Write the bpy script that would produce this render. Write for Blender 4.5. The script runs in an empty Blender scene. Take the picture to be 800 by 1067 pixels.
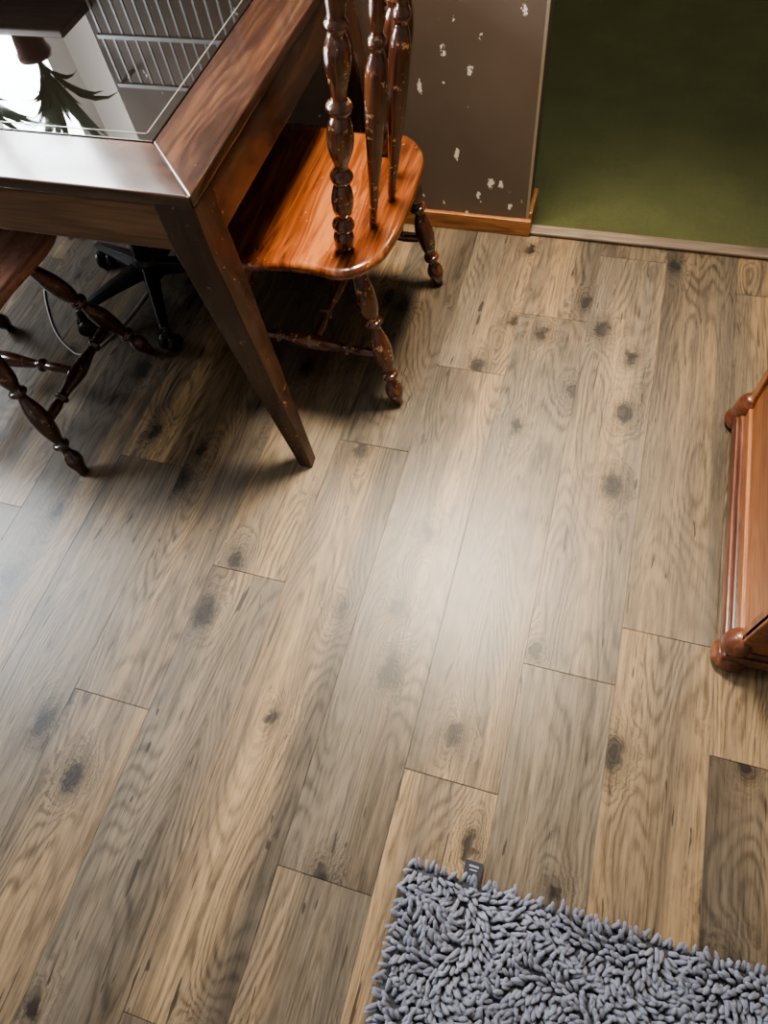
import bpy, bmesh, math, random
from mathutils import Matrix, Vector, Quaternion
random.seed(7)
S = bpy.context.scene
COL = S.collection
H = 1.45
try:
    S.view_settings.look = 'AgX - Medium High Contrast'
except Exception:
    pass

# ------------------------------------------------------------------ nodes
class NT:
    def __init__(s, name):
        s.m = bpy.data.materials.new(name); s.m.use_nodes = True
        s.t = s.m.node_tree; s.t.nodes.clear()
        s.out = s.t.nodes.new('ShaderNodeOutputMaterial')
        s.b = s.t.nodes.new('ShaderNodeBsdfPrincipled')
        s.t.links.new(s.b.outputs[0], s.out.inputs[0])
    def n(s, typ, **k):
        x = s.t.nodes.new('ShaderNode'+typ)
        for a, v in k.items(): setattr(x, a, v)
        return x
    def put(s, inp, v):
        if isinstance(v, bpy.types.NodeSocket): s.t.links.new(v, inp)
        else: inp.default_value = v
    def math(s, op, a, b=0.0, c=None, clamp=False):
        x = s.n('Math', operation=op, use_clamp=clamp)
        s.put(x.inputs[0], a); s.put(x.inputs[1], b)
        if c is not None: s.put(x.inputs[2], c)
        return x.outputs[0]
    def vec(s, op, a, b):
        x = s.n('VectorMath', operation=op)
        s.put(x.inputs[0], a); s.put(x.inputs[1], b)
        return x.outputs[0]
    def obj(s):
        return s.n('TexCoord').outputs['Object']
    def noise(s, v, scale=1, detail=3, rough=.5, dist=0, out=0):
        x = s.n('TexNoise'); s.put(x.inputs['Vector'], v)
        x.inputs['Scale'].default_value = scale; x.inputs['Detail'].default_value = detail
        x.inputs['Roughness'].default_value = rough; x.inputs['Distortion'].default_value = dist
        return x.outputs[out]
    def ramp(s, f, stops):
        x = s.n('ValToRGB'); s.put(x.inputs[0], f)
        e = x.color_ramp.elements
        while len(e) < len(stops): e.new(.5)
        for i, (p, c) in enumerate(stops):
            e[i].position = p
            e[i].color = (c, c, c, 1) if isinstance(c, (int, float)) else (*c, 1)
        return x.outputs[0]
    def mix(s, f, a, b, bt='MIX'):
        x = s.n('Mix', data_type='RGBA', blend_type=bt)
        s.put(x.inputs[0], f)
        s.put(x.inputs[6], a if isinstance(a, bpy.types.NodeSocket) else (*a, 1))
        s.put(x.inputs[7], b if isinstance(b, bpy.types.NodeSocket) else (*b, 1))
        return x.outputs[2]
    def col(s, v): s.put(s.b.inputs['Base Color'], v if isinstance(v, bpy.types.NodeSocket) else (*v, 1))
    def bump(s, h, strength=.2, dist=.002):
        x = s.n('Bump'); s.put(x.inputs['Height'], h)
        x.inputs['Strength'].default_value = strength; x.inputs['Distance'].default_value = dist
        s.t.links.new(x.outputs[0], s.b.inputs['Normal'])
    def set(s, **k):
        for a, v in k.items(): s.put(s.b.inputs[a.replace('_', ' ')], v)

def plain(name, c, rough=.5, metal=0, **k):
    t = NT(name); t.col(c); t.set(Roughness=rough, Metallic=metal, **k)
    n = t.noise(t.obj(), 60, 4); t.bump(n, .08, .001)
    return t.m

def srgb(r, g, b):
    f = lambda x: (x/255/12.92) if x <= 10 else ((x/255+.055)/1.055)**2.4
    return (f(r), f(g), f(b))

def wood(name, dark, mid, light, axis='Z', rough=.25, coat=.5, fine=120, wear=0.0, wearcol=(.6, .4, .2)):
    t = NT(name)
    sc = {'X': (1.2, 14, 14), 'Y': (14, 1.2, 14), 'Z': (14, 14, 1.2)}[axis]
    fs = {'X': (5, fine, fine), 'Y': (fine, 5, fine), 'Z': (fine, fine, 5)}[axis]
    inf = t.n('ObjectInfo').outputs['Random']
    o = t.vec('ADD', t.obj(), t.math('MULTIPLY', inf, 20.0))
    n1 = t.noise(t.vec('MULTIPLY', o, sc), 1, 3, .5, .3)
    ln = t.math('MULTIPLY_ADD', t.math('SINE', t.math('MULTIPLY', n1, 70)), .5, .5)
    n2 = t.noise(t.vec('MULTIPLY', o, fs), 1, 3, .6)
    f = t.math('ADD', t.math('MULTIPLY', n1, .62), t.math('ADD', t.math('MULTIPLY', ln, .10), t.math('MULTIPLY', n2, .30)))
    c = t.ramp(f, [(.36, dark), (.52, mid), (.68, light)])
    if wear > 0:
        w = t.noise(o, 45, 5, .7)
        m = t.ramp(w, [(1-wear, 0.0), (1-wear+.02, 1.0)])
        c = t.mix(m, c, wearcol)
    t.col(c)
    sm = t.noise(o, 9, 4, .6)
    t.set(Roughness=t.math('MULTIPLY_ADD', sm, .25, rough-.1), Coat_Weight=coat, Coat_Roughness=.14)
    t.bump(n2, .08, .001)
    return t.m

# ------------------------------------------------------------------ floor mat
def floor_mat():
    t = NT('laminate_planks')
    a = t.n('Attribute', attribute_name='prand').outputs['Color']
    o = t.vec('ADD', t.obj(), t.vec('MULTIPLY', a, (31.0, 47.0, 5.0)))
    sep = t.n('SeparateColor'); t.put(sep.inputs[0], a)
    r1, r2, r3 = sep.outputs[0], sep.outputs[1], sep.outputs[2]
    n1 = t.noise(t.vec('MULTIPLY', o, (8.0, 1.3, 1)), 1, 1.0, .4, .2)
    wob = t.noise(t.vec('MULTIPLY', o, (38, 14, 1)), 1, 3, .6)
    wv = t.noise(o, 34, 4, .65, 0, 1)
    vn = t.n('TexVoronoi', voronoi_dimensions='2D', feature='F1')
    ov = t.vec('ADD', t.vec('MULTIPLY', o, (5.4, 3.4, 1)), t.vec('MULTIPLY', wv, (.26, .20, 0)))
    t.put(vn.inputs['Vector'], ov); vn.inputs['Scale'].default_value = 1
    d = vn.outputs['Distance']
    sc = t.n('SeparateColor'); t.put(sc.inputs[0], vn.outputs['Color'])
    gate = t.ramp(sc.outputs[0], [(.34, 0.0), (.38, 1.0)])
    ksz = t.math('MULTIPLY_ADD', sc.outputs[1], 1.0, .6)
    dk = t.math('DIVIDE', d, ksz)
    dd = t.math('MULTIPLY', dk, dk)
    k1 = t.math('MULTIPLY', t.math('MULTIPLY', t.math('EXPONENT', t.math('MULTIPLY', t.math('MULTIPLY', d, d), -26.0)), gate), t.math('MULTIPLY_ADD', sc.outputs[1], .8, .4))
    core = t.math('MULTIPLY', t.ramp(dk, [(.050, 1.0), (.095, 0.0)]), gate)
    halo = t.math('MULTIPLY', t.math('EXPONENT', t.math('MULTIPLY', dd, -58.0)), gate)
    F = t.math('ADD', t.math('ADD', n1, t.math('MULTIPLY', k1, .24)), t.math('MULTIPLY', wob, .026))
    ln = t.math('MULTIPLY_ADD', t.math('SINE', t.math('MULTIPLY', F, 175.0)), .5, .5)
    lnp = t.math('POWER', ln, 2.0)
    ln2 = t.math('MULTIPLY_ADD', t.math('SINE', t.math('MULTIPLY', F, 43.0)), .5, .5)
    brk = t.ramp(t.noise(t.vec('MULTIPLY', o, (110, 14, 1)), 1, 3, .65), [(.36, .3), (.54, 1.0)])
    lm = t.ramp(t.noise(t.vec('MULTIPLY', o, (7, 1.8, 1)), 1, 2), [(.36, .3), (.58, 1.0)])
    lmask = t.math('MULTIPLY', t.math('MAXIMUM', lm, t.math('MULTIPLY', k1, 1.5)), brk)
    fib = t.noise(t.vec('MULTIPLY', o, (300, 12, 1)), 1, 3, .75)
    fib2 = t.noise(t.vec('MULTIPLY', o, (90, 2.0, 1)), 1, 3, .55)
    band = t.noise(t.vec('MULTIPLY', o, (11, .4, 1)), 1, 2, .5, .3)
    f = t.math('ADD', band, t.math('MULTIPLY_ADD', r1, .12, -.06))
    c = t.ramp(f, [(.32, srgb(82, 72, 61)), (.44, srgb(100, 87, 72)), (.55, srgb(119, 101, 80)), (.70, srgb(150, 126, 96))])
    gr = t.ramp(t.noise(t.vec('MULTIPLY', o, (5, .8, 1)), 1, 3), [(.42, 0.0), (.58, .8)])
    c = t.mix(gr, c, srgb(95, 87, 77))
    g = t.math('SUBTRACT', 1.0, t.math('MULTIPLY', t.math('MULTIPLY', lnp, lmask), .54))
    g = t.math('MULTIPLY', g, t.math('MULTIPLY_ADD', ln2, .10, .95))
    g = t.math('MULTIPLY', g, t.ramp(fib, [(.36, .62), (.49, 1.0), (.66, 1.18)]))
    g = t.math('MULTIPLY', g, t.ramp(fib2, [(.36, .82), (.48, 1.0), (.64, 1.12)]))
    g = t.math('MULTIPLY', g, t.math('MULTIPLY_ADD', r2, .16, .93))
    g = t.math('MULTIPLY', g, t.math('SUBTRACT', 1.0, t.math('MULTIPLY', halo, .58)))
    cc = t.n('CombineColor')
    for i in range(3): t.put(cc.inputs[i], g)
    c = t.mix(1.0, c, cc.outputs[0], 'MULTIPLY')
    c = t.mix(t.math('MULTIPLY', core, t.math('MULTIPLY_ADD', lnp, .25, .70), clamp=True), c, srgb(28, 25, 23))
    cr = t.noise(t.vec('MULTIPLY', o, (80, 8, 1)), 1, 2, .5, .6)
    c = t.mix(t.ramp(cr, [(.69, 0.0), (.71, .85)]), c, srgb(40, 34, 30))
    t.col(c)
    t.set(Roughness=t.math('MULTIPLY_ADD', fib, .12, .34), Specular_IOR_Level=.46)
    t.bump(t.math('ADD', t.math('MULTIPLY', lnp, -.6), fib), .18, .0008)
    return t.m

# ------------------------------------------------------------------ mesh helpers
def link(o, parent=None):
    COL.objects.link(o)
    if parent: o.parent = parent
    return o
def empty(name, loc=(0, 0, 0), rz=0):
    e = bpy.data.objects.new(name, None); e.empty_display_size = .1
    e.location = loc; e.rotation_euler = (0, 0, rz); COL.objects.link(e); return e
def mesh(name, vs, fs, mat=None, parent=None, smooth=False, loc=(0, 0, 0)):
    me = bpy.data.meshes.new(name); me.from_pydata(vs, [], fs); me.update()
    bm = bmesh.new(); bm.from_mesh(me); bmesh.ops.recalc_face_normals(bm, faces=bm.faces); bm.to_mesh(me); bm.free()
    for p in me.polygons: p.use_smooth = smooth
    o = bpy.data.objects.new(name, me); o.location = loc
    if mat:
        for m_ in (mat if isinstance(mat, list) else [mat]): me.materials.append(m_)
    return link(o, parent)
def bev(o, w, seg=2):
    m = o.modifiers.new('bevel', 'BEVEL'); m.width = w; m.segments = seg; m.limit_method = 'ANGLE'; m.angle_limit = math.radians(40)
    for p in o.data.polygons: p.use_smooth = True
    w_ = o.modifiers.new('wn', 'WEIGHTED_NORMAL'); w_.keep_sharp = False
    return o
CUBEF = [(0, 1, 3, 2), (4, 6, 7, 5), (0, 4, 5, 1), (2, 3, 7, 6), (0, 2, 6, 4), (1, 5, 7, 3)]
def boxes(name, bl, mat, parent=None, bevel=0, origin=None):
    if origin is None:
        b = bl[0]; origin = ((b[0]+b[1])/2, (b[2]+b[3])/2, (b[4]+b[5])/2)
    vs = []; fs = []
    for b in bl:
        k = len(vs)
        for x in b[0:2]:
            for y in b[2:4]:
                for z in b[4:6]: vs.append((x-origin[0], y-origin[1], z-origin[2]))
        fs += [tuple(i+k for i in f) for f in CUBEF]
    o = mesh(name, vs, fs, mat, parent, loc=origin)
    if bevel: bev(o, bevel)
    return o
def prism(name, pts, z0, z1, mat, parent=None, bevel=0):
    cx = sum(p[0] for p in pts)/len(pts); cy = sum(p[1] for p in pts)/len(pts); cz = (z0+z1)/2
    n = len(pts)
    vs = [(p[0]-cx, p[1]-cy, z0-cz) for p in pts]+[(p[0]-cx, p[1]-cy, z1-cz) for p in pts]
    fs = [tuple(range(n)), tuple(range(n, 2*n))]+[(i, (i+1) % n, n+(i+1) % n, n+i) for i in range(n)]
    o = mesh(name, vs, fs, mat, parent, loc=(cx, cy, cz))
    if bevel: bev(o, bevel)
    return o
def crom(p, n):
    out = []
    L = len(p)
    for i in range(L-1):
        a = p[max(i-1, 0)]; b = p[i]; c = p[i+1]; d = p[min(i+2, L-1)]
        for k in range(n):
            t = k/n
            out.append(tuple(.5*((2*b[j])+(-a[j]+c[j])*t+(2*a[j]-5*b[j]+4*c[j]-d[j])*t*t+(-a[j]+3*b[j]-3*c[j]+d[j])*t**3) for j in range(len(b))))
    out.append(p[-1])
    return out
def lathe(name, prof, p0, p1, mat, parent=None, seg=20, flat=1.0, sub=3, spin=0):
    p0 = Vector(p0); p1 = Vector(p1); L = (p1-p0).length
    pr = crom(prof, sub)
    vs = []; fs = []
    for (t, r) in pr:
        r = max(r, .001)
        for j in range(seg):
            a = 2*math.pi*j/seg
            vs.append((r*math.cos(a), r*flat*math.sin(a), t*L))
    n = len(pr)
    for i in range(n-1):
        for j in range(seg):
            k = (j+1) % seg
            fs.append((i*seg+j, i*seg+k, (i+1)*seg+k, (i+1)*seg+j))
    fs.append(tuple(range(seg))); fs.append(tuple((n-1)*seg+j for j in range(seg)))
    o = mesh(name, vs, fs, mat, parent, smooth=True)
    q = Vector((0, 0, 1)).rotation_difference((p1-p0).normalized())
    o.rotation_mode = 'QUATERNION'
    o.rotation_quaternion = q @ Quaternion((0, 0, 1), spin); o.location = p0
    return o
def tube(name, pts, r, mat, parent=None):
    cu = bpy.data.curves.new(name, 'CURVE'); cu.dimensions = '3D'; cu.bevel_depth = r; cu.bevel_resolution = 3
    sp = cu.splines.new('POLY'); pp = crom(pts, 8); sp.points.add(len(pp)-1)
    for i, p in enumerate(pp): sp.points[i].co = (*p, 1)
    cu.materials.append(mat); cu.use_fill_caps = True
    return link(bpy.data.objects.new(name, cu), parent)

# ------------------------------------------------------------------ materials
M_floor = floor_mat()
M_gap = plain('plank_gap', srgb(62, 54, 46), .8)
def wallmat():
    t = NT('dark_taupe_paint')
    o = t.obj()
    n = t.noise(o, 3, 4)
    c = t.ramp(n, [(.35, srgb(100, 87, 77)), (.65, srgb(111, 98, 87))])
    v = t.n('TexVoronoi', feature='F1')
    wv = t.noise(o, 75, 5, .65, 0, 1)
    ov = t.vec('ADD', t.vec('MULTIPLY', o, (30, 30, 15)), t.vec('MULTIPLY', wv, (.9, .9, .9)))
    t.put(v.inputs['Vector'], ov); v.inputs['Scale'].default_value = 1
    sc = t.n('SeparateColor'); t.put(sc.inputs[0], v.outputs['Color'])
    th = t.math('MULTIPLY', t.math('MAXIMUM', t.math('SUBTRACT', sc.outputs[0], .52), 0), .60)
    chip = t.math('LESS_THAN', v.outputs['Distance'], th)
    c = t.mix(chip, c, srgb(240, 234, 222))
    t.col(c); t.set(Roughness=.55)
    t.bump(t.noise(o, 180, 3), .12, .001)
    return t.m
M_wall = wallmat()
M_wallplain = plain('taupe_paint', srgb(135, 124, 112), .65)
M_ceil = plain('ceiling_paint', srgb(215, 208, 195), .9)
def carpetmat():
    t = NT('olive_carpet'); o = t.obj()
    n = t.noise(o, 420, 3, .7); n2 = t.noise(o, 6, 4, .6)
    f = t.math('ADD', t.math('MULTIPLY', n, .75), t.math('MULTIPLY', n2, .25))
    t.col(t.ramp(f, [(.33, srgb(60, 62, 34)), (.5, srgb(80, 83, 48)), (.68, srgb(100, 102, 64))]))
    t.set(Roughness=.95, Specular_IOR_Level=.1, Sheen_Weight=.15)
    t.bump(n, .9, .004)
    return t.m
M_carpet = carpetmat()
M_thresh = wood('threshold_wood', srgb(98, 84, 72), srgb(126, 110, 96), srgb(154, 136, 120), 'X', .5, .1)
M_base = wood('baseboard_wood', srgb(116, 76, 46), srgb(162, 110, 70), srgb(190, 138, 92), 'X', .4, .2)
M_basey = wood('baseboard_wood_y', srgb(116, 76, 46), srgb(162, 110, 70), srgb(190, 138, 92), 'Y', .4, .2)
tw = (srgb(31, 18, 13), srgb(53, 33, 24), srgb(82, 56, 40))
M_tx = wood('table_wood_x', *tw, axis='X', rough=.18, coat=.9, wear=.31, wearcol=srgb(128, 94, 66))
M_ty = wood('table_wood_y', *tw, axis='Y', rough=.18, coat=.9, wear=.31, wearcol=srgb(128, 94, 66))
M_tz = wood('table_wood_z', srgb(31, 17, 12), srgb(52, 30, 21), srgb(82, 51, 35), axis='Z', rough=.22, coat=.6, wear=.36, wearcol=srgb(130, 90, 60))
ta = (srgb(54, 35, 23), srgb(86, 60, 40), srgb(120, 88, 61))
M_ax = wood('table_apron_wood', *ta, axis='X', rough=.3, coat=.5, wear=.31, wearcol=srgb(54, 35, 24))
M_seat = wood('chair_seat_wood', srgb(72, 36, 20), srgb(112, 61, 34), srgb(150, 93, 56), 'X', .18, .9, fine=90, wear=.33, wearcol=srgb(188, 142, 98))
M_seat2 = wood('chair_seat_wood_y', srgb(130, 92, 76), srgb(168, 122, 104), srgb(200, 154, 132), 'Y', .26, .7, fine=90)
M_turn = wood('chair_turned_wood', srgb(55, 28, 18), srgb(87, 49, 32), srgb(124, 79, 53), 'Z', .16, .9, wear=.40, wearcol=srgb(200, 156, 112))
M_turn2 = wood('chair_dark_turned_wood', srgb(34, 16, 12), srgb(56, 29, 21), srgb(86, 51, 37), 'Z', .20, .8, wear=.37, wearcol=srgb(134, 94, 70))
M_chest = wood('chest_wood_y', srgb(102, 60, 38), srgb(136, 87, 56), srgb(164, 112, 74), 'Y', .42, .2)
M_chestd = wood('chest_dark_wood', srgb(68, 36, 24), srgb(96, 54, 37), srgb(126, 80, 56), 'Y', .35, .4)
M_black = plain('black_plastic', (.016, .016, .018), .35)
M_blackf = plain('black_fabric', (.02, .02, .022), .9)
M_white = plain('white_frame_paint', srgb(225, 222, 214), .45)
M_sill = wood('sill_wood', srgb(50, 34, 24), srgb(76, 52, 38), srgb(100, 72, 52), 'X', .4, .3)
M_rack = plain('rack_metal', srgb(170, 170, 170), .35, .6)
M_leaf = plain('leaf_green', srgb(38, 70, 28), .5)
M_pot = plain('terracotta', srgb(90, 48, 34), .8)
M_wire = plain('grey_cord', srgb(160, 155, 150), .5)
def glassmat():
    t = NT('smoked_table_glass'); o = t.obj()
    n = t.noise(o, 14, 5, .7)
    t.col(srgb(24, 19, 16)); t.set(Roughness=t.ramp(n, [(.45, .01), (.75, .08)]), IOR=1.65, Specular_IOR_Level=.8, Coat_Weight=1.0, Coat_Roughness=.01)
    return t.m
M_glass = glassmat()
M_bevel = plain('glass_edge', srgb(150, 150, 145), .12, .6)
def rugmat():
    t = NT('chenille_grey'); o = t.obj()
    n = t.noise(o, 900, 2, .7); n2 = t.noise(o, 25, 3, .6)
    f = t.math('ADD', t.math('MULTIPLY', n, .5), t.math('MULTIPLY', n2, .5))
    t.col(t.ramp(f, [(.35, srgb(94, 98, 113)), (.5, srgb(120, 124, 141)), (.66, srgb(146, 150, 166))]))
    t.set(Roughness=.95, Specular_IOR_Level=.1, Sheen_Weight=.3); t.bump(n, .8, .002)
    return t.m
M_rug = rugmat()
M_rugback = plain('rug_backing', srgb(70, 72, 82), .95)
M_tag = plain('label_fabric', srgb(46, 46, 56), .8)
M_tagt = plain('label_print', srgb(150, 150, 155), .8)

# ------------------------------------------------------------------ floor
XL, XR, YB, YW = -2.9, 1.05, -2.2, 1.80
def build_floor():
    pitch = .1325*H; x0 = .027*H; Lp = .888*H
    ends = {-8: .372, -7: .85, -6: .52, -5: .10, -4: .348, -3: .64, -2: -.042, -1: .121, 0: .31, 1: .40, 2: .246, 3: .6}
    vs = []; fs = []; cols = []; mi = []
    gx, gy = .00025, .0006
    for k in range(-17, 7):
        xa = max(x0+pitch*k, XL-.0); xb = min(x0+pitch*(k+1), XR+.0)
        if xb-xa < .01: continue
        e = ends.get(k, random.uniform(0, .88))*H
        y = e-Lp*4
        while y < YW+.02:
            ya = max(y, YB); yb = min(y+Lp, YW+.0)
            if yb-ya > .01:
                i = len(vs)
                r = (random.random(), random.random(), random.random())
                X0, X1, Y0, Y1 = xa+gx, xb-gx, ya+gy, yb-gy; c = .0003
                vs += [(X0, Y0, -.004), (X1, Y0, -.004), (X1, Y1, -.004), (X0, Y1, -.004),
                       (X0, Y0, -c), (X1, Y0, -c), (X1, Y1, -c), (X0, Y1, -c),
                       (X0+c, Y0+c, 0), (X1-c, Y0+c, 0), (X1-c, Y1-c, 0), (X0+c, Y1-c, 0)]
                nf = [(8, 9, 10, 11)]
                for a in range(4):
                    b = (a+1) % 4; nf += [(a, b, b+4, a+4), (a+4, b+4, b+8, a+8)]
                fs += [tuple(q+i for q in f) for f in nf]; cols += [r]*12; mi += [0]*len(nf)
            y += Lp
    i = len(vs)
    vs += [(XL, YB, -.002), (XR, YB, -.002), (XR, YW, -.002), (XL, YW, -.002)]
    vs += [(XL, YB, -.05), (XR, YB, -.05), (XR, YW, -.05), (XL, YW, -.05)]
    fs += [(i, i+1, i+2, i+3), (i+7, i+6, i+5, i+4)]; mi += [1, 1]; cols += [(0, 0, 0)]*8
    me = bpy.data.meshes.new('floor'); me.from_pydata(vs, [], fs)
    at = me.color_attributes.new('prand', 'FLOAT_COLOR', 'POINT')
    for j, c in enumerate(cols): at.data[j].color = (*c, 1)
    me.materials.append(M_floor); me.materials.append(M_gap)
    for j, p in enumerate(me.polygons): p.material_index = mi[j]
    me.update()
    return link(bpy.data.objects.new('floor', me))
build_floor()

# ------------------------------------------------------------------ room shell
JX = -.137*H
CH = 2.4
WX0, WX1, WZ0, WZ1 = -2.75, -1.48, .93, 2.1
boxes('wall_back', [(WX1, JX, YW, YW+.12, 0, CH), (XL-.1, WX0, YW, YW+.12, 0, CH), (WX0, WX1, YW, YW+.12, 0, WZ0), (WX0, WX1, YW, YW+.12, WZ1, CH)], M_wall, origin=(0, YW, 0))
boxes('wall_header', [(JX, XR, YW, YW+.12, 2.05, CH)], M_wallplain)
LY0, LY1, LZ0, LZ1 = .2, 1.6, .95, 2.15
boxes('wall_left', [(XL-.1, XL, YB, LY0, 0, CH), (XL-.1, XL, LY1, YW, 0, CH), (XL-.1, XL, LY0, LY1, 0, LZ0), (XL-.1, XL, LY0, LY1, LZ1, CH)], M_wallplain, origin=(XL, 0, 0))
boxes('wall_right', [(XR, XR+.1, YB, 5.2, 0, CH)], M_wallplain)
boxes('wall_far', [(JX-1.6, XR, 5.2, 5.3, 0, CH)], M_wallplain)
boxes('wall_side', [(JX-1.6, JX-1.5, YW+.12, 5.2, 0, CH)], M_wallplain)
boxes('ceiling', [(XL-.1, XR+.1, YB, 5.3, CH, CH+.1)], M_ceil)
boxes('floor_carpet', [(JX-1.5, XR, YW+.12, 5.2, -.05, .008), (JX, XR, YW+.0, YW+.12, -.05, .008)], M_carpet, origin=(0, YW, 0))
boxes('trim_1', [(JX+.001, XR, YW-.008, YW+.032, 0, .014)], M_thresh, bevel=.005)
boxes('baseboard_back', [(XL, JX+.014, YW-.014, YW, 0, .055)], M_base, bevel=.003)
boxes('baseboard_jamb', [(JX, JX+.014, YW, YW+.12, .014, .075)], M_basey, bevel=.003)
boxes('trim_2', [(JX-.004, JX+.004, YW-.003, YW+.006, .055, 2.05)], plain('corner_bead', srgb(150, 140, 122), .4), bevel=.001)

def window(name, axis, a0, a1, z0, z1, c):
    p = empty(name, (0, 0, 0)); bl = []
    f = .035
    am = (a0+a1)/2; zm = (z0+z1)/2
    L = [(a0, a1, z0, z0+f), (a0, a1, z1-f, z1), (a0, a0+f, z0, z1), (a1-f, a1, z0, z1), (am-.02, am+.02, z0, z1), (a0, a1, zm-.015, zm+.015)]
    for (u0, u1, v0, v1) in L:
        bl.append((u0, u1, c-.02, c+.02, v0, v1) if axis == 'X' else (c-.02, c+.02, u0, u1, v0, v1))
    boxes('frame', bl, M_white, p)
    return p
window('window_1', 'X', WX0, WX1, WZ0, WZ1, YW+.06)
window('window_2', 'Y', LY0, LY1, LZ0, LZ1, XL-.05)
boxes('trim_3', [(WX0-.04, WX1+.04, YW-.17, YW, WZ0-.02, WZ0)], M_sill, bevel=.004)

# ------------------------------------------------------------------ table
def table():
    p = empty('dining_table')
    TX1, TY0 = -.4516*H, .5914*H
    TX0, TY1 = TX1-1.55, TY0+.90
    ZT = .525*H; bw = .134; th = .024
    ix0, ix1, iy0, iy1 = TX0+bw, TX1-bw, TY0+bw, TY1-bw
    prism('top_front', [(TX0, TY0), (TX1, TY0), (ix1, iy0), (ix0, iy0)], ZT-th, ZT, M_tx, p, .004)
    prism('top_back', [(TX0, TY1), (TX1, TY1), (ix1, iy1), (ix0, iy1)], ZT-th, ZT, M_tx, p, .004)
    prism('top_right', [(TX1, TY0), (TX1, TY1), (ix1, iy1), (ix1, iy0)], ZT-th, ZT, M_ty, p, .004)
    prism('top_left', [(TX0, TY0), (TX0, TY1), (ix0, iy1), (ix0, iy0)], ZT-th, ZT, M_ty, p, .004)
    boxes('glass', [(ix0+.003, ix1-.003, iy0+.003, iy1-.003, ZT-.012, ZT-.001)], M_glass, p, .002)
    e = .022
    boxes('glass_bevel', [(ix0+e, ix1-e, iy0+e, iy0+e+.003, ZT-.002, ZT-.0004), (ix0+e, ix1-e, iy1-e-.003, iy1-e, ZT-.002, ZT-.0004),
                          (ix0+e, ix0+e+.003, iy0+e, iy1-e, ZT-.002, ZT-.0004), (ix1-e-.003, ix1-e, iy0+e, iy1-e, ZT-.002, ZT-.0004)], M_bevel, p)
    za, zb = ZT-.124, ZT-th
    q = .004
    boxes('apron_front', [(TX0+q, TX1-q, TY0+q, TY0+.03, za, zb)], M_ax, p, .004)
    boxes('apron_back', [(TX0+q, TX1-q, TY1-.03, TY1-q, za, zb)], M_ax, p, .004)
    boxes('apron_right', [(TX1-.03, TX1-q, TY0+.03, TY1-.03, za, zb)], M_ty, p, .004)
    boxes('apron_left', [(TX0+q, TX0+.03, TY0+.03, TY1-.03, za, zb)], M_ty, p, .004)
    wt, wb = .080, .034
    n = 0
    for sx, cx in ((1, TX1), (-1, TX0)):
        for sy, cy in ((-1, TY0), (1, TY1)):
            n += 1
            ox, oy = cx-sx*.002, cy-sy*.002
            bx = cx+sx*.077; by = cy+sy*.034 if sy < 0 else cy-.01
            rings = []
            for z, (ax, ay), w in ((0, (bx, by), wb), (.30, (ox+(bx-ox)*.50, oy+(by-oy)*.50), wb+(wt-wb)*.50), (.60, (ox+(bx-ox)*.06, oy+(by-oy)*.06), wt*.97), (za+.002, (ox, oy), wt), (zb, (ox, oy), wt)):
                rings.append([(ax, ay, z), (ax-sx*w, ay, z), (ax-sx*w, ay-sy*w, z), (ax, ay-sy*w, z)])
            vs = [v for r in rings for v in r]; fs = [(0, 1, 2, 3)]
            m = len(rings)
            for i in range(m-1):
                for j in range(4):
                    k = (j+1) % 4; fs.append((i*4+j, i*4+k, (i+1)*4+k, (i+1)*4+j))
            fs.append(tuple((m-1)*4+j for j in range(4)))
            o = mesh('leg_%d' % n, vs, fs, M_tz, p)
            bev(o, .004)
    return p
table()

# ------------------------------------------------------------------ chairs
LEG = [(0, .013), (.04, .016), (.16, .024), (.27, .022), (.33, .014), (.345, .021), (.365, .0225), (.385, .014), (.41, .0135), (.48, .022), (.56, .0255), (.66, .0215), (.735, .013), (.75, .020), (.77, .022), (.79, .014), (.82, .0125), (.86, .021), (.90, .0235), (.95, .018), (.975, .015), (1, .014)]
POST = [(0, .012), (.02, .017), (.05, .022), (.09, .022), (.115, .014), (.125, .022), (.145, .024), (.165, .015), (.18, .015), (.21, .021), (.25, .023), (.30, .019), (.325, .013), (.335, .021), (.355, .023), (.375, .014), (.40, .014), (.45, .023), (.50, .0255), (.55, .022), (.58, .014), (.59, .022), (.61, .024), (.63, .015), (.66, .015), (.72, .022), (.78, .023), (.83, .015), (.85, .021), (.87, .015), (.93, .018), (1, .012)]
STR = [(0, .009), (.04, .012), (.16, .014), (.22, .011), (.235, .017), (.255, .018), (.27, .012), (.33, .013), (.5, .021), (.67, .013), (.73, .012), (.745, .018), (.765, .017), (.78, .011), (.84, .014), (.96, .012), (1, .009)]
ARROW = [(0, .009), (.06, .012), (.2, .015), (.34, .020), (.46, .0255), (.56, .027), (.64, .024), (.69, .014), (.705, .020), (.725, .020), (.745, .013), (.80, .019), (.88, .018), (.96, .012), (1, .009)]
HALF = [(0, -.238), (.10, -.236), (.18, -.222), (.235, -.183), (.255, -.135), (.246, -.07), (.248, -.01), (.262, .07), (.268, .14), (.245, .2), (.19, .232), (.1, .238), (0, .232)]
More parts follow.
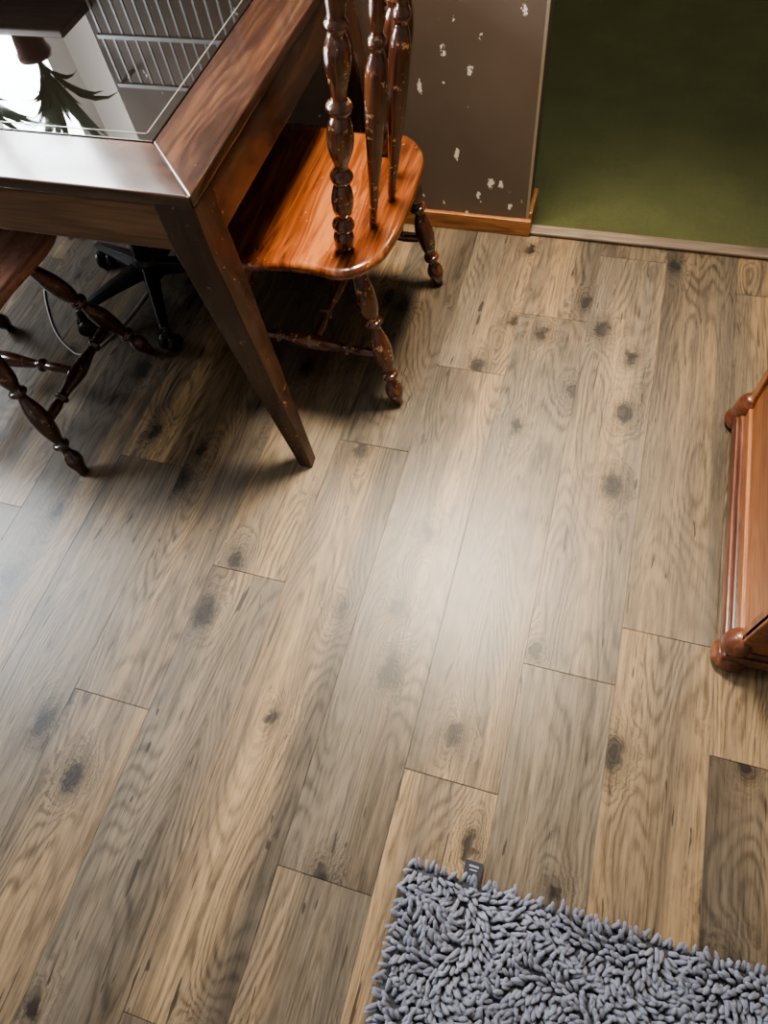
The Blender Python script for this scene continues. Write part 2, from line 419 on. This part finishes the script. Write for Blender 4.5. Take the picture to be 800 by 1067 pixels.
def chair(name, loc, rz, mseat, mturn, wsc=1.0, lb=.232, front_top=(.17, .13), lean=.14):
    p = empty(name, loc, rz)
    h = crom(HALF, 6)
    out = [(x*wsc, y) for x, y in h]+[(-x*wsc, y) for x, y in reversed(h[1:-1])]
    n = len(out)
    zt = .45
    rings = [(.25, -.006), (.5, -.0075), (.7, -.006), (.85, -.001), (.93, 0), (.97, -.0015), (.992, -.006), (1.0, -.013), (.995, -.021), (.97, -.030), (.93, -.037), (.88, -.040), (.5, -.040)]
    vs = [(0, 0, -.005)]
    for s, z in rings:
        for (x, y) in out: vs.append((x*s, y*s, z))
    vs.append((0, 0, -.040)); fs = []
    m = len(rings)
    for j in range(n):
        k = (j+1) % n
        fs.append((0, 1+j, 1+k))
        for i in range(m-1): fs.append((1+i*n+j, 1+(i+1)*n+j, 1+(i+1)*n+k, 1+i*n+k))
        fs.append((1+(m-1)*n+j, len(vs)-1, 1+(m-1)*n+k))
    mesh('seat', vs, fs, mseat, p, smooth=True, loc=(0, 0, zt))
    zl = zt-.03
    feet = {}
    i = 0
    for sx in (-1, 1):
        for (ty, by, bx, tx) in ((-.165, -.235, lb, lb-.032 if wsc == 1 else .17), (front_top[1], .203, lb-.008, front_top[0])):
            i += 1
            a = Vector((sx*tx, ty, zl)); b = Vector((sx*bx, by, 0.0))
            feet[(sx, ty < 0)] = (a, b)
            b2 = b+(a-b).normalized()*.004
            lathe('leg_%d' % i, LEG, a, b2, mturn, p)
    def on(sx, back, t): a, b = feet[(sx, back)]; return a.lerp(b, t)
    t = .60
    mids = []
    for k, sx in enumerate((-1, 1)):
        a = on(sx, True, t); b = on(sx, False, t)
        lathe('side_stretcher_%d' % (k+1), STR, a, b, mturn, p); mids.append((a+b)/2)
    lathe('cross_stretcher', STR, mids[0], mids[1], mturn, p)
    hh = .55
    zb = zt-.012
    tops = []
    for k, (x, y, pr) in enumerate(((-.176, -.131, POST), (-.088, -.172, ARROW), (0, -.191, ARROW), (.088, -.172, ARROW), (.176, -.131, POST))):
        a = Vector((x*wsc, y, zb)); b = Vector((x*wsc*1.12, y-lean*hh, zb+hh)); tops.append(b)
        lathe('back_post_%d' % (k//4+1) if pr is POST else 'back_spindle_%d' % k, pr, a, b, mturn, p, flat=1 if pr is POST else .8)
    pts = crom([tuple(tops[0]+Vector((-.035, .015, 0)))]+[tuple(v) for v in tops]+[tuple(tops[-1]+Vector((.035, .015, 0)))], 5)
    vs = []; fs = []
    N_ = len(pts)
    for i, q in enumerate(pts):
        u = i/(N_-1); up = .055+.04*math.sin(math.pi*u); dn = -.018
        for (dy, dz) in ((-.011, dn), (.011, dn), (.011-up*lean, up), (-.011-up*lean, up)):
            vs.append((q[0], q[1]+dy, q[2]+dz))
    for i in range(N_-1):
        for j in range(4):
            k = (j+1) % 4; fs.append((i*4+j, i*4+k, (i+1)*4+k, (i+1)*4+j))
    fs += [(0, 1, 2, 3), tuple((N_-1)*4+j for j in range(4))]
    bev(mesh('crest_rail', vs, fs, mseat, p), .006)
    return p
chair('dining_chair', (-.65, 1.31, 0), math.pi/2, M_seat, M_turn)
chair('dining_chair', (-1.447, .912, 0), 0, M_seat2, M_turn2, wsc=.77, lb=.26, front_top=(.175, .068))

# ------------------------------------------------------------------ office chair
def office():
    p = empty('office_chair', (-1.27, 1.35, 0))
    r = .25
    lathe('hub', [(0, .03), (.1, .04), (.7, .042), (1, .03)], (0, 0, .07), (0, 0, .15), M_black, p)
    lathe('gas_column', [(0, .026), (.5, .026), (.52, .016), (1, .016)], (0, 0, .13), (0, 0, .40), M_black, p, sub=1)
    for i in range(5):
        a = math.radians(-56-72*i+72*5)
        c, s = math.cos(a), math.sin(a)
        vs = []; fs = []
        for (d, w, z0, z1) in ((.02, .024, .085, .135), (.12, .020, .085, .118), (.21, .016, .078, .100), (r+.008, .014, .072, .088)):
            for (sw, z) in ((-w, z0), (w, z0), (w*.7, z1), (-w*.7, z1)):
                vs.append((d*c-sw*s, d*s+sw*c, z))
        for k in range(3):
            for j in range(4):
                m = (j+1) % 4; fs.append((k*4+j, k*4+m, (k+1)*4+m, (k+1)*4+j))
        fs += [(0, 1, 2, 3), (12, 13, 14, 15)]
        bev(mesh('arm_%d' % (i+1), vs, fs, M_black, p), .005)
        cx, cy = r*c, r*s
        b = a+random.uniform(.6, 2.2); dx, dy = math.cos(b), math.sin(b)
        for k, o_ in enumerate((-.017, .017)):
            q = Vector((cx+dx*o_, cy+dy*o_, .027))
            lathe('caster_%d_wheel_%d' % (i+1, k+1), [(0, .010), (.05, .024), (.2, .027), (.8, .027), (.95, .024), (1, .01)], q-Vector((dx, dy, 0))*.009, q+Vector((dx, dy, 0))*.009, M_black, p, sub=1)
        lathe('caster_%d_hood' % (i+1), [(0, .010), (.3, .014), (1, .009)], (cx, cy, .035), (cx, cy, .082), M_black, p)
    boxes('seat', [(-.21, .21, -.21, .21, .42, .48)], M_blackf, p, .025)
    boxes('backrest', [(-.18, .18, .235, .265, .50, .62)], M_blackf, p, .012)
    tube('back_bracket', [(0, .1, .415), (0, .24, .41), (0, .275, .46), (0, .268, .56)], .012, M_black, p)
office()
tube('power_cord', [(-1.70, 1.36, .004), (-1.66, 1.27, .004), (-1.55, 1.14, .004), (-1.46, 1.075, .004), (-1.40, 1.06, .004), (-1.35, 1.13, .004), (-1.318, 1.30, .004), (-1.32, 1.5, .004)], .0025, M_wire)

# ------------------------------------------------------------------ chest at right
def chest():
    p = empty('wooden_chest')
    x0, x1, y0, y1 = .438, .98, .560, 1.19
    boxes('body', [(x0+.008, x1, y0+.008, y1-.008, .075, .50)], M_chest, p, .003)
    boxes('side_frame', [(x0, x0+.014, y0, y0+.03, .07, .5), (x0, x0+.014, y1-.03, y1, .07, .5), (x0, x0+.014, y0+.03, y1-.03, .07, .10), (x0, x0+.014, y0+.03, y1-.03, .44, .5)], M_chest, p, .003)
    boxes('front_frame', [(x0, x1, y0-.002, y0+.014, .07, .13), (x0, x1, y0-.002, y0+.014, .44, .5), (x0, x0+.05, y0-.002, y0+.014, .13, .44), (x1-.05, x1, y0-.002, y0+.014, .13, .44)], M_chest, p, .003)
    for (e, a, b, nm) in ((.018, .030, .062, 'plinth_lower'), (.010, .058, .076, 'plinth_bead')):
        boxes(nm, [(x0-e, x1, y0-e, y1+e, a, b)], M_chestd, p, .006)
    for i, (fx, fy) in enumerate(((x0+.005, y0+.005), (x0+.005, y1-.005), (x1-.045, y0+.005), (x1-.045, y1-.005))):
        lathe('foot_%d' % (i+1), [(0, .020), (.15, .030), (.5, .036), (.8, .028), (1, .026)], (fx, fy, 0), (fx, fy, .045), M_chestd, p)
    for i, fy in enumerate((y0+.012, y1-.012)):
        lathe('scroll_%d' % (i+1), [(0, .016), (.15, .026), (.5, .029), (.8, .024), (1, .014)], (x0+.004, fy, .045), (x0+.004, fy, .115), M_chestd, p)
    boxes('lid', [(x0-.02, x1+.01, y0-.02, y1+.02, .5, .53)], M_chest, p, .008)
chest()

# ------------------------------------------------------------------ rug
def rug():
    p = empty('shag_rug')
    rx0, rx1, ry0, ry1 = -.098, .70, -.50, .012
    boxes('backing', [(rx0, rx1, ry0, ry1, .0005, .006)], M_rugback, p, .002)
    vs = []; fs = []
    R = .0043; seg = 6; pitch = .0098
    ny = int((ry1-ry0)/pitch)+1; nx = int((rx1-rx0)/pitch)+1
    for iy in range(ny):
        for ix in range(nx):
            bx = rx0+.003+ix*(rx1-rx0-.006)/(nx-1)+random.uniform(-.003, .003)
            by = ry0+.003+iy*(ry1-ry0-.006)/(ny-1)+random.uniform(-.003, .003)
            a = 2.6*math.sin(bx*17+by*9)+2.2*math.sin(by*23-bx*7)+random.gauss(0, .55)
            lean = random.uniform(1.0, 1.65)
            if ix in (0, nx-1) or iy in (0, ny-1):
                if iy == ny-1: a = math.pi/2+random.gauss(0, .5)
                elif iy == 0: a = -math.pi/2+random.gauss(0, .5)
                elif ix == 0: a = math.pi+random.gauss(0, .5)
                else: a = random.gauss(0, .5)
                lean = random.uniform(1.15, 1.6)
            L = random.uniform(.018, .028)
            dx, dy = math.cos(a), math.sin(a)
            P = []; th = lean*.3; x, y, z = bx, by, .006
            ns = 6
            for s in range(ns+1):
                P.append((x, y, z, th)); st = L/ns
                x += dx*math.sin(th)*st; y += dy*math.sin(th)*st; z += math.cos(th)*st
                th += lean*.85/ns
            k0 = len(vs)
            rr = R*random.uniform(.88, 1.15)
            prof = [.85, .98, 1, 1.02, 1, .85, .4]
            for s, (x, y, z, th) in enumerate(P):
                r = rr*prof[s]
                u = (dx*math.cos(th), dy*math.cos(th), -math.sin(th)); v = (-dy, dx, 0)
                for j in range(seg):
                    q = 2*math.pi*j/seg
                    c, s_ = math.cos(q)*r, math.sin(q)*r
                    vs.append((x+u[0]*c+v[0]*s_, y+u[1]*c+v[1]*s_, max(z+u[2]*c, .003)))
            for s in range(ns):
                for j in range(seg):
                    k = (j+1) % seg
                    fs.append((k0+s*seg+j, k0+s*seg+k, k0+(s+1)*seg+k, k0+(s+1)*seg+j))
            fs.append(tuple(k0+ns*seg+j for j in range(seg)))
    mesh('pile', vs, fs, M_rug, p, smooth=True)
    tx, ty = .003, .03
    boxes('label', [(tx, tx+.034, ty-.03, ty+.018, .010, .012)], M_tag, p, .0004)
    boxes('label_print', [(tx+.008, tx+.026, ty+.008, ty+.011, .0121, .0124), (tx+.010, tx+.024, ty+.002, ty+.004, .0121, .0124)], M_tagt, p)
rug()

# ------------------------------------------------------------------ window sill things (seen in the glass)
def plant(name, x, y, z, s, n):
    p = empty(name, (x, y, z))
    lathe('pot', [(0, .045*s), (.8, .06*s), (.85, .066*s), (1, .066*s)], (0, 0, 0), (0, 0, .11*s), M_pot, p, sub=1)
    vs = []; fs = []
    for i in range(n):
        a = random.uniform(0, 6.28); L = random.uniform(.25, .50)*s; b = random.uniform(.3, 1.35)
        dx, dy = math.cos(a), math.sin(a)*.3
        pts = []
        x_, y_, z_ = 0, 0, .10*s; th = b*.3
        for q in range(7):
            pts.append((x_, y_, z_)); st = L/6
            x_ += dx*math.sin(th)*st; y_ += dy*math.sin(th)*st; z_ += math.cos(th)*st; th += b/4
        k = len(vs)
        for q, (px, py, pz) in enumerate(pts):
            w = (.004, .006, .012, .018, .015, .008, .001)[q]*s
            tx_ = math.cos(th)*.5+.5
            vs += [(px-w*tx_, py-w*.3, pz+w*.7*dx), (px+w*tx_, py+w*.3, pz-w*.7*dx)]
        fs += [(k+2*q, k+2*q+1, k+2*q+3, k+2*q+2) for q in range(6)]
    mesh('leaves', vs, fs, M_leaf, p)
plant('potted_plant', -1.62, YW-.105, WZ0, .75, 30)
plant('potted_plant', -1.98, YW-.105, WZ0, .8, 34)
def rack():
    p = empty('wire_rack'); bl = []
    x0, x1, z0, z1 = -1.40, -.98, .84, 1.10
    for i in range(13):
        x = x0+(x1-x0)*i/12; bl.append((x-.003, x+.003, YW-.07, YW-.064, z0, z1))
    for z in (z0, (z0+z1)/2, z1): bl.append((x0-.01, x1+.01, YW-.075, YW-.064, z-.005, z+.005))
    for x in (x0, x1): bl += [(x-.004, x+.004, YW-.07, YW, z0-.004, z0+.004), (x-.004, x+.004, YW-.07, YW, z1-.004, z1+.004)]
    boxes('grid', bl, M_rack, p)
rack()

# ------------------------------------------------------------------ lights
def area(name, loc, tgt, sx, sy, power, col, shape='RECTANGLE', parent=None, spread=180):
    l = bpy.data.lights.new(name, 'AREA'); l.shape = shape; l.size = sx
    if shape == 'RECTANGLE': l.size_y = sy
    l.energy = power; l.color = col; l.spread = math.radians(spread)
    o = bpy.data.objects.new(name, l); o.location = loc
    o.rotation_euler = (Vector(tgt)-Vector(loc)).to_track_quat('-Z', 'Y').to_euler()
    return link(o, parent)
area('daylight_back_window', ((WX0+WX1)/2, YW+.35, 1.55), ((WX0+WX1)/2, 0, .6), 1.3, 1.3, 135, (.90, .95, 1))
area('daylight_left_window', (XL-.35, .9, 1.65), (0, .8, .2), 1.4, 1.3, 230, (.86, .93, 1))
cl = empty('added_ceiling_lamp', (-.34, 1.40, 0))  # added fixture; its light stands in for the warm sun band on the floor
lathe('housing', [(0, .33), (.5, .34), (1, .27)], (0, 0, 2.35), (0, 0, 2.40), M_white, cl, sub=1)
area('added_floor_pool_light', (0, 0, 2.335), (.10, -.52, 0), .6, .6, 47, (1, .87, .68), 'DISK', cl, spread=72)  # added light, aimed and narrowed to shape the bright pool on the planks
area('far_room_added_fill', (.3, 3.0, 2.35), (.3, 2.8, 0), .5, .5, 16, (1, .94, .82), 'DISK')  # added fill to brighten the carpeted room, no fixture behind it
w = bpy.data.worlds.new('sky'); S.world = w; w.use_nodes = True
bg = w.node_tree.nodes['Background']; bg.inputs[0].default_value = (1, .97, .93, 1); bg.inputs[1].default_value = .46

# ------------------------------------------------------------------ camera
cam = bpy.data.cameras.new('camera'); co = link(bpy.data.objects.new('camera', cam))
cam.sensor_fit = 'VERTICAL'; cam.sensor_height = 36; cam.sensor_width = 27; cam.lens = 700/1067*36
back = Vector((.2152, -.4446, .8695)).normalized()
right = Vector((.9569, .2737, -.0969)); right = (right-back*right.dot(back)).normalized()
up = back.cross(right)
Mx = Matrix((right, up, back)).transposed().to_4x4(); Mx.translation = (0, 0, H)
co.matrix_world = Mx; cam.clip_start = .02
S.camera = co
